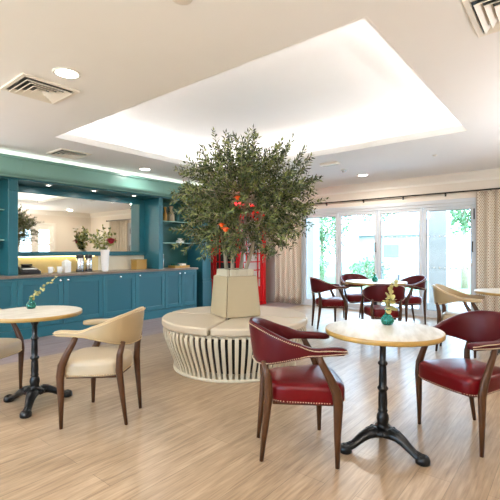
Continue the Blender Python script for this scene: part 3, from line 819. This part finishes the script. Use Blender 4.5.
for (lx, z, r_) in ((-.115, .50, .032), (-.075, .455, .038), (.05, .775, .034)):
    b = MB(); c = RW*lx-FW*.62+Vector((0, 0, z)); petals(b, c, r_*1.5, 6, rng, 3); b.build('orange_blossom', 'orange', ot)
    
# ------------------------------------------------------------------ chairs
def shell_point(w):
    # plan of the wrap-round back: w in [-1,1], 0 = middle of the back, +-1 = arm tips
    a = abs(w); sgn = 1 if w >= 0 else -1
    if a < .5:
        th = a/.5*PI/2
        x = -.01-.268*math.cos(th)**.9; y = .285*math.sin(th)
        nx, ny = -math.cos(th), math.sin(th)
    else:
        f = (a-.5)/.5
        x = -.01+.298*f; y = .285-.030*f*f
        nx, ny = .05*f, 1
    n = math.hypot(nx, ny)
    return x, sgn*y, nx/n, sgn*ny/n
def smooth(t): t = min(1, max(0, t)); return t*t*(3-2*t)
def shell_heights(w):
    a = abs(w)
    top = .865-.135*smooth((a-.08)/.62)-.008*smooth((a-.8)/.2)
    bot = .600+.078*smooth((a-.12)/.5)+.004*smooth((a-.7)/.3)
    return bot, top
def make_chair(seat_m, back_m, stud_m):
    t = empty('dining_chair', (0, 0, 0))
    # wrap-round back with arms
    N = 48; sec = 12
    b = MB(); vs = []
    for i in range(N+1):
        w_ = -1+2*i/N
        x, y, nx, ny = shell_point(w_); bt, tp = shell_heights(w_)
        a = abs(w_); th = .040+.020*smooth((a-.5)/.4)
        lean = .035*(1-smooth(a/.6))
        hh = (tp-bt)/2; zc = (tp+bt)/2
        endsc = 1-.35*smooth((a-.96)/.04)+.10*smooth((a-.8)/.12)
        for k in range(sec):
            an = 2*PI*(k+.5)/sec
            cx = math.copysign(abs(math.cos(an))**.55, math.cos(an))*th/2*endsc
            cz = math.copysign(abs(math.sin(an))**.45, math.sin(an))*hh*endsc
            zz = zc+cz
            of = cx-th/2+lean*((zz-bt)/(tp-bt))
            vs.append((x+nx*of, y+ny*of, zz))
    fs = [(i*sec+k, i*sec+(k+1) % sec, (i+1)*sec+(k+1) % sec, (i+1)*sec+k) for i in range(N) for k in range(sec)]
    fs += [tuple(reversed(range(sec))), tuple(N*sec+k for k in range(sec))]
    b.add(vs, fs); b.build('backrest', back_m, t)
    # studs along the upper and lower outer edges and round the arm tips
    s = MB()
    NN = 150
    for i in range(NN+1):
        w_ = -1+2*i/NN; x, y, nx, ny = shell_point(w_); bt, tp = shell_heights(w_)
        lean = .035*(1-smooth(abs(w_)/.6))
        for zz in (bt+.012, tp-.014):
            of = .002+lean*((zz-bt)/(tp-bt))
            s.ball((x+nx*of, y+ny*of, zz), .0038, 5, 4)
    s.build('back_studs', stud_m, t)
    # seat
    outl = []
    NO = 56
    for k in range(NO):
        a = 2*PI*k/NO; ca, sa = math.cos(a), math.sin(a)
        x = math.copysign(abs(ca)**.42, ca); y = math.copysign(abs(sa)**.42, sa)
        hw_ = .228+.040*x
        outl.append((.052+.240*x+(.012*(1-y*y) if x > 0 else 0), hw_*y))
    b = MB(); vs = []
    prof_ = [(.955, .374), (.985, .380), (1.0, .40), (1.0, .455), (.985, .476), (.94, .490), (.80, .500), (.5, .507), (.15, .510)]
    for sc, z in prof_:
        for (x, y) in outl: vs.append((.052+(x-.052)*sc, y*sc, z))
    fs = [(i*NO+k, i*NO+(k+1) % NO, (i+1)*NO+(k+1) % NO, (i+1)*NO+k) for i in range(len(prof_)-1) for k in range(NO)]
    fs += [tuple(reversed(range(NO))), tuple((len(prof_)-1)*NO+k for k in range(NO))]
    b.add(vs, fs); b.build('seat', seat_m, t)
    s = MB(); acc = 0; 
    for k in range(NO):
        p, q = outl[k], outl[(k+1) % NO]; L_ = math.hypot(q[0]-p[0], q[1]-p[1]); nn = max(1, round(L_/.016))
        for j in range(nn):
            f = j/nn; s.ball((p[0]+(q[0]-p[0])*f, p[1]+(q[1]-p[1])*f, .388), .0040, 5, 4)
    s.build('seat_studs', stud_m, t)
    b = MB(); b.prism([(-.16, -.14), (.22, -.19), (.22, .19), (-.16, .14)], .350, .376); b.build('seat_frame', 'wood', t)
    for sg in (1, -1):
        b = MB(); b.tube([(.222, sg*.262, 0), (.222, sg*.264, .2), (.226, sg*.268, .39), (.212, sg*.274, .47), (.170, sg*.274, .56), (.125, sg*.270, .64), (.105, sg*.266, .69)],
                         [.012, .018, .022, .022, .020, .017, .015], n=10, up=(0, 1, 0), flat=[.013, .022, .031, .031, .026, .022, .020])
        b.build('front_leg', 'wood', t)
        b = MB(); b.tube([(-.235, sg*.158, 0), (-.212, sg*.175, .22), (-.192, sg*.19, .42), (-.198, sg*.195, .54), (-.222, sg*.188, .64)],
                         [.012, .018, .021, .019, .016], n=10, up=(0, 1, 0), flat=[.013, .021, .028, .025, .019])
        b.build('rear_leg', 'wood', t)
    return t
protos = {}
def chair(kind, lat, d, head, label, group):
    if kind not in protos:
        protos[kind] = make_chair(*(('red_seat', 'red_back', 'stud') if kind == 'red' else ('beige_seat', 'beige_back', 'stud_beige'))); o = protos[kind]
    else: o = copy_tree(protos[kind])
    x, y = W(lat, d); o.location = (x, y, 0); o.rotation_euler = (0, 0, HEAD(*head))
    for k in ('label', 'category', 'group'):
        if k in o: del o[k]
    tag(o, label, 'chair', group)
    return o
GR, GB = 'red leather tub chairs', 'beige leather tub chairs'
chair('red', .300, 2.69, (1, .04), 'large red leather armchair with studs in the foreground, left of the marble table', GR)
chair('red', 1.600, 2.90, (-.925, -.37), 'red leather armchair in the foreground at right, cut by the picture edge', GR)
chair('red', 1.345, 6.90, (1, .13), 'red armchair at the window table, nearest the round bench', GR)
chair('red', 2.02, 7.62, (.1, -1), 'red armchair behind the window table, its back against the glass doors', GR)
chair('red', 1.93, 5.78, (.14, 1), 'red armchair with its back to us in front of the window table', GR)
chair('red', 2.87, 7.25, (-.93, -.22), 'red armchair on the right side of the window table', GR)
chair('beige', -1.167, 3.222, (-1, .066), 'beige leather armchair right of the left marble table, full view', GB)
chair('beige', -2.46, 3.61, (.985, -.17), 'beige armchair at the left edge, only its seat front and leg in view', GB)
chair('beige', 2.74, 5.27, (.82, -.57), 'tan armchair by the table at the right edge, behind the red chair', GB)

# ------------------------------------------------------------------ tables
def make_table(Rt):
    t = empty('round_table', (0, 0, 0))
    TZ = .80
    b = MB(); b.lathe([(Rt-.004, TZ-.006), (Rt-.004, TZ-.001), (Rt-.007, TZ), (Rt*.5, TZ), (.001, TZ)], 72, caps=False); b.build('tabletop', 'tabletop', t)
    b = MB(); b.lathe([(.02, TZ-.032), (Rt-.003, TZ-.032), (Rt, TZ-.029), (Rt, TZ-.003), (Rt-.003, TZ-.0005), (Rt-.008, TZ-.002)], 72, caps=False); b.build('table_edge', 'gold', t)
    b = MB(); b.box(-.16, .16, -.018, .018, TZ-.045, TZ-.033); b.box(-.018, .018, -.16, .16, TZ-.045, TZ-.033); b.build('top_bracket', 'iron', t)
    pr = [(.05, .09), (.085, .105), (.088, .125), (.055, .14), (.036, .15), (.034, .165), (.036, .175), (.041, .20), (.038, .225), (.030, .238), (.028, .245), (.034, .255), (.028, .265),
          (.031, .30), (.028, .37), (.025, .385), (.036, .398), (.036, .408), (.025, .42), (.026, .46), (.023, .55), (.022, .555), (.032, .565), (.032, .575), (.021, .588), (.021, .68), (.032, .70), (.036, .725), (.05, .735)]
    b = MB(); b.lathe(pr, 28)
    for k in range(12):
        a = 2*PI*k/12; b.ball((.082*math.cos(a), .082*math.sin(a), .122), .012, 8, 6)
    b.build('column', 'iron', t)
    for k in range(3):
        a = 2*PI*k/3; ca, sa = math.cos(a), math.sin(a)
        path = [(.03, .105), (.07, .116), (.11, .108), (.15, .088), (.19, .060), (.225, .040), (.258, .030), (.285, .030)]
        ra = [.032, .036, .033, .029, .025, .022, .022, .016]; fl = [.050, .052, .044, .037, .032, .031, .038, .030]
        b = MB(); b.tube([(r*ca, r*sa, z) for r, z in path], ra, n=12, up=(0, 0, 1), flat=fl)
        b.lathe([(.036, 0), (.044, .006), (.044, .030), (.036, .046), (.022, .053), (.014, .046), (.001, .046)], 20, c=(.272*ca, .272*sa, 0), caps=False)
        # raised ribs along the foot
        for s_ in (-1, 0, 1):
            b.tube([(r*ca-s_*f_*.45*sa, r*sa+s_*f_*.45*ca, z+q*(.97 if s_ == 0 else .85)) for (r, z), q, f_ in list(zip(path, ra, fl))[1:-1]], .0045, n=5)
        b.build('foot', 'iron', t)
    return t
tables = {}
def table(Rt, lat, d, foot_dir, label):
    if Rt not in tables: tables[Rt] = make_table(Rt); o = tables[Rt]
    else: o = copy_tree(tables[Rt])
    x, y = W(lat, d); o.location = (x, y, 0); o.rotation_euler = (0, 0, HEAD(*foot_dir))
    tag(o, label, 'table', 'round marble-topped pedestal tables')
    return o
table(.38, .893, 2.69, (.31, .95), 'round pedestal table with gold edge and green vase in the foreground')
table(.38, -1.857, 3.45, (.70, .70), 'round pedestal table with gold edge at the left, before the teal cabinets')
table(.50, 2.12, 6.75, (.2, 1), 'round table in front of the glass doors, ringed by four red chairs')
table(.43, 3.36, 5.12, (.3, .9), 'round gold-edged table cut by the right edge, beside the tan chair')

# small green vases and sprigs
def make_vase():
    t = empty('bud_vase', (0, 0, 0))
    b = MB(); b.lathe([(.022, 0), (.034, .004), (.043, .025), (.042, .042), (.028, .062), (.015, .075), (.013, .088), (.018, .098), (.019, .104), (.015, .104), (.010, .088), (.012, .075), (.024, .060), (.036, .040), (.036, .025), (.028, .008), (.001, .006)], 28, caps=False)
    b.build('glass_body', 'green_glass', t)
    b = MB(); b.tube([(.018*math.cos(a), .018*math.sin(a), .104) for a in [2*PI*k/16 for k in range(17)]], .003, n=6); b.build('lip', 'green_glass', t)
    return t
vp = None
def vase(lat, d, label, z=.80, sc=1):
    global vp
    if vp is None: vp = make_vase(); o = vp
    else: o = copy_tree(vp)
    x, y = W(lat, d); o.location = (x, y, z); o.scale = (sc, sc, sc)
    tag(o, label, 'vase', 'green glass bud vases on the tables')
def sprig(lat, d, tiplat, tipz, label, nleaf, lsz, seed, z=.80, m_='leaf_yellow', buds=False):
    rng = random.Random(seed)
    x, y = W(lat, d); t = empty('flower_sprig', (x, y, z+.03), 0, label, 'flower sprig')
    tip = RW*tiplat+Vector((0, 0, tipz)); mid = RW*tiplat*.3+Vector((0, 0, tipz*.5))
    pts = [Vector((0, 0, -.018)), Vector((0, 0, .07)), mid, mid.lerp(tip, .55)+Vector((0, 0, .012)), tip]
    b = MB(); b.tube(pts, [.002, .002, .002, .0016, .001], n=6); b.build('stem', 'stem', t)
    b = MB()
    for k in range(nleaf):
        f = .12+.88*k/(nleaf-1); g = f*2
        q = pts[1].lerp(mid, g) if g < 1 else mid.lerp(tip, g-1)
        for _ in range(2 if not buds else 3):
            d_ = (rv(rng)+Vector((0, 0, .25))).normalized(); nrm = (rv(rng)-FW*.9).normalized()
            L_ = lsz*(1.15-.6*f)*rng.uniform(.8, 1.15)
            sd = nrm.cross(d_).normalized(); d2 = sd.cross(nrm)
            c = q+d2*L_*.7
            vs = [c+(d2*math.cos(2*PI*j/9)*L_*.55+sd*math.sin(2*PI*j/9)*L_*.48) for j in range(9)]+[c+nrm*L_*.08]
            b.add(vs, [(j, (j+1) % 9, 9) for j in range(9)])
            b.tube([q, c], .0008, n=4)
    b.build('leaves', m_, t)
vase(.975, 2.84, 'green glass bud vase on the foreground table', sc=1.05)
sprig(.975, 2.84, .055, .29, 'yellow-green round-leaved sprig in the foreground vase', 13, .046, 5)
vase(-1.98, 3.62, 'green glass bud vase on the left table')
sprig(-1.98, 3.62, .225, .25, 'arching cream and yellow sprig in the left table vase', 15, .030, 9)
vase(2.10, 6.72, 'green glass bud vase on the window table', sc=1.15)
sprig(2.10, 6.72, -.10, .22, 'thin pale sprig in the window table vase', 7, .018, 12)

# ------------------------------------------------------------------ outside
struct('ground', MB().box(-30, 45, -30, 45, -.30, -.12), 'grass')
struct('patio', MB().box(X1+.15, 13.5, -3, 10, -.12, -.04), 'paving')
struct('path', MB().box(-6, X1, -8, Y0-.16, -.12, -.06), 'paving')
b = MB(); b.box(9.7, 10.05, 2.25, 2.62, -.04, 3.4); b.box(9.66, 10.09, 2.21, 2.66, -.04, .12); o = b.build('garden_pillar', 'render')
tag(o, 'pale grey pillar on the patio behind the right glass door', 'pillar', 'pale pillars on the patio')
b = MB(); b.box(9.7, 10.05, 5.65, 6.6, -.04, 3.4); b.box(9.66, 10.09, 5.61, 6.64, -.04, .12); o = b.build('garden_pillar', 'render')
tag(o, 'wide pale grey pillar on the patio behind the leftmost glass door', 'pillar', 'pale pillars on the patio')
def garden_tree(x, y, h_, rx, n, label, trunk=True, seed=1, name='garden_tree', ls=.16, flat=1.):
    rng = random.Random(seed)
    t = empty(name, (x, y, -.12), 0, label, 'tree' if trunk else 'shrub')
    b = MB(); cz = h_-rx*flat*.9
    for i in range(n):
        d = rv(rng); q = Vector((0, 0, cz))+Vector((d.x*rx, d.y*rx, d.z*rx*flat))*rng.uniform(.45, 1.0)*(1+.15*math.sin(5*d.x+seed)+.12*math.sin(6*d.z))
        leaf(b, q, rv(rng), rv(rng), ls*rng.uniform(.7, 1.3), ls*.3)
    b.build('foliage', 'garden_leaf', t)
    b = MB(); b.tube([(0, 0, 0), (.03, .02, cz*.5), (0, 0, cz), (.05, 0, cz+rx*.4)], [.12, .09, .07, .03] if trunk else [.05, .04, .03, .02], n=8)
    for k in range(5):
        d = rv(rng); b.tube([(0, 0, cz*.7), (d.x*rx*.3, d.y*rx*.3, cz), (d.x*rx*.6, d.y*rx*.6, cz+abs(d.z)*rx*.4)], [.05, .03, .015], n=6)
    b.build('trunk', 'bark', t)
garden_tree(17.5, 9.7, 3.9, 1.5, 2600, 'green garden tree seen through the second glass door', seed=2)
garden_tree(17.5, 13.6, 4.3, 1.7, 2400, 'green garden tree seen through the leftmost glass door', seed=4)
garden_tree(24.5, 9.6, 5.2, 1.6, 1500, 'garden tree beyond the shed in the third glass door', seed=6)
garden_tree(17, 3.3, 3.6, .8, 900, 'slim garden tree seen through the rightmost glass door', seed=8)
garden_tree(14.6, 8.6, 1.3, .8, 900, 'low shrub under the tree in the second glass door', False, 9, 'garden_shrub', .12, .7)
garden_tree(15.2, 10.9, 1.2, .8, 900, 'low shrub between the two garden trees', False, 10, 'garden_shrub', .12, .7)
garden_tree(16.4, 6.9, 1.1, .8, 800, 'low shrub in front of the garden shed', False, 13, 'garden_shrub', .12, .7)
sh = empty('garden_shed', (20.5, 7.1, -.12), R(8), 'pale garden shed with a blue-grey roof beyond the patio', 'shed')
b = MB(); b.box(-1.2, 1.2, -1.6, 1.6, 0, 2.2); b.build('walls', 'paving', sh)
b = MB(); b.add([(-1.4, -1.8, 2.15), (1.4, -1.8, 2.15), (1.4, 1.8, 2.15), (-1.4, 1.8, 2.15), (0, -1.8, 2.95), (0, 1.8, 2.95)], [(0, 3, 2, 1), (0, 4, 5, 3), (1, 2, 5, 4), (0, 1, 4), (2, 3, 5)], False); b.build('roof', 'roof', sh)
b = MB(); b.box(-1.22, -1.19, -.35, .35, 1.1, 1.7); b.build('window', 'gasket', sh)
def patio_chair(x, y, rz, label):
    t = empty('patio_chair', (x, y, -.04), rz, label, 'chair', 'metal chairs on the patio')
    b = MB(); b.box(-.22, .22, -.22, .22, .42, .44); b.build('seat', 'gasket', t)
    b = MB(); b.tube([(-.21, -.21, .44), (-.25, -.21, .88), (-.25, .21, .88), (-.21, .21, .44)], .012, n=6)
    for k in range(5): yy = -.14+.07*k; b.tube([(-.21, yy, .44), (-.25, yy, .88)], .006, n=5)
    b.build('backrest', 'gasket', t)
    for sx in (-1, 1):
        for sy in (-1, 1):
            b = MB(); b.tube([(sx*.19, sy*.19, .42), (sx*.22, sy*.22, 0)], .011, n=6); b.build('leg', 'gasket', t)
patio_chair(11.0, 3.35, R(70), 'dark metal patio chair outside the third glass door, nearer the room')
patio_chair(11.7, 4.35, R(-100), 'dark metal patio chair outside the third glass door, further out')
t = empty('patio_table', (11.3, 3.85, -.04), 0, 'pale round patio table between the metal chairs outside', 'table')
b = MB(); b.lathe([(.36, .70), (.38, .71), (.38, .725), (.36, .735)], 36); b.build('tabletop', 'white', t)
b = MB(); b.lathe([(.2, 0), (.2, .02), (.03, .04), (.025, .70)], 20); b.build('pedestal', 'gasket', t)

# ------------------------------------------------------------------ world, camera, view
wd = bpy.data.worlds.new('World'); scene.world = wd; wd.use_nodes = True
bg = wd.node_tree.nodes['Background']
bg.inputs['Color'].default_value = (.52, .76, 1.0, 1); bg.inputs['Strength'].default_value = 11

cd = bpy.data.cameras.new('camera'); co = bpy.data.objects.new('camera', cd); col.objects.link(co)
co.location = (0, 0, CAM_H)
co.rotation_euler = (R(90), 0, math.atan2(FWD[1], FWD[0])-R(90))
cd.sensor_fit = 'HORIZONTAL'; cd.sensor_width = 36; cd.lens = 36*400/500.
cd.clip_start = .05; cd.clip_end = 200
scene.camera = co
scene.view_settings.view_transform = 'Standard'
scene.view_settings.look = 'None'
scene.view_settings.gamma = 1
scene.view_settings.use_curve_mapping = False
scene.view_settings.exposure = .56
scene.cycles.max_bounces = 8
scene.cycles.diffuse_bounces = 5
scene.cycles.transparent_max_bounces = 16
scene.cycles.caustics_reflective = False
scene.cycles.caustics_refractive = False
scene.cycles.sample_clamp_indirect = 6
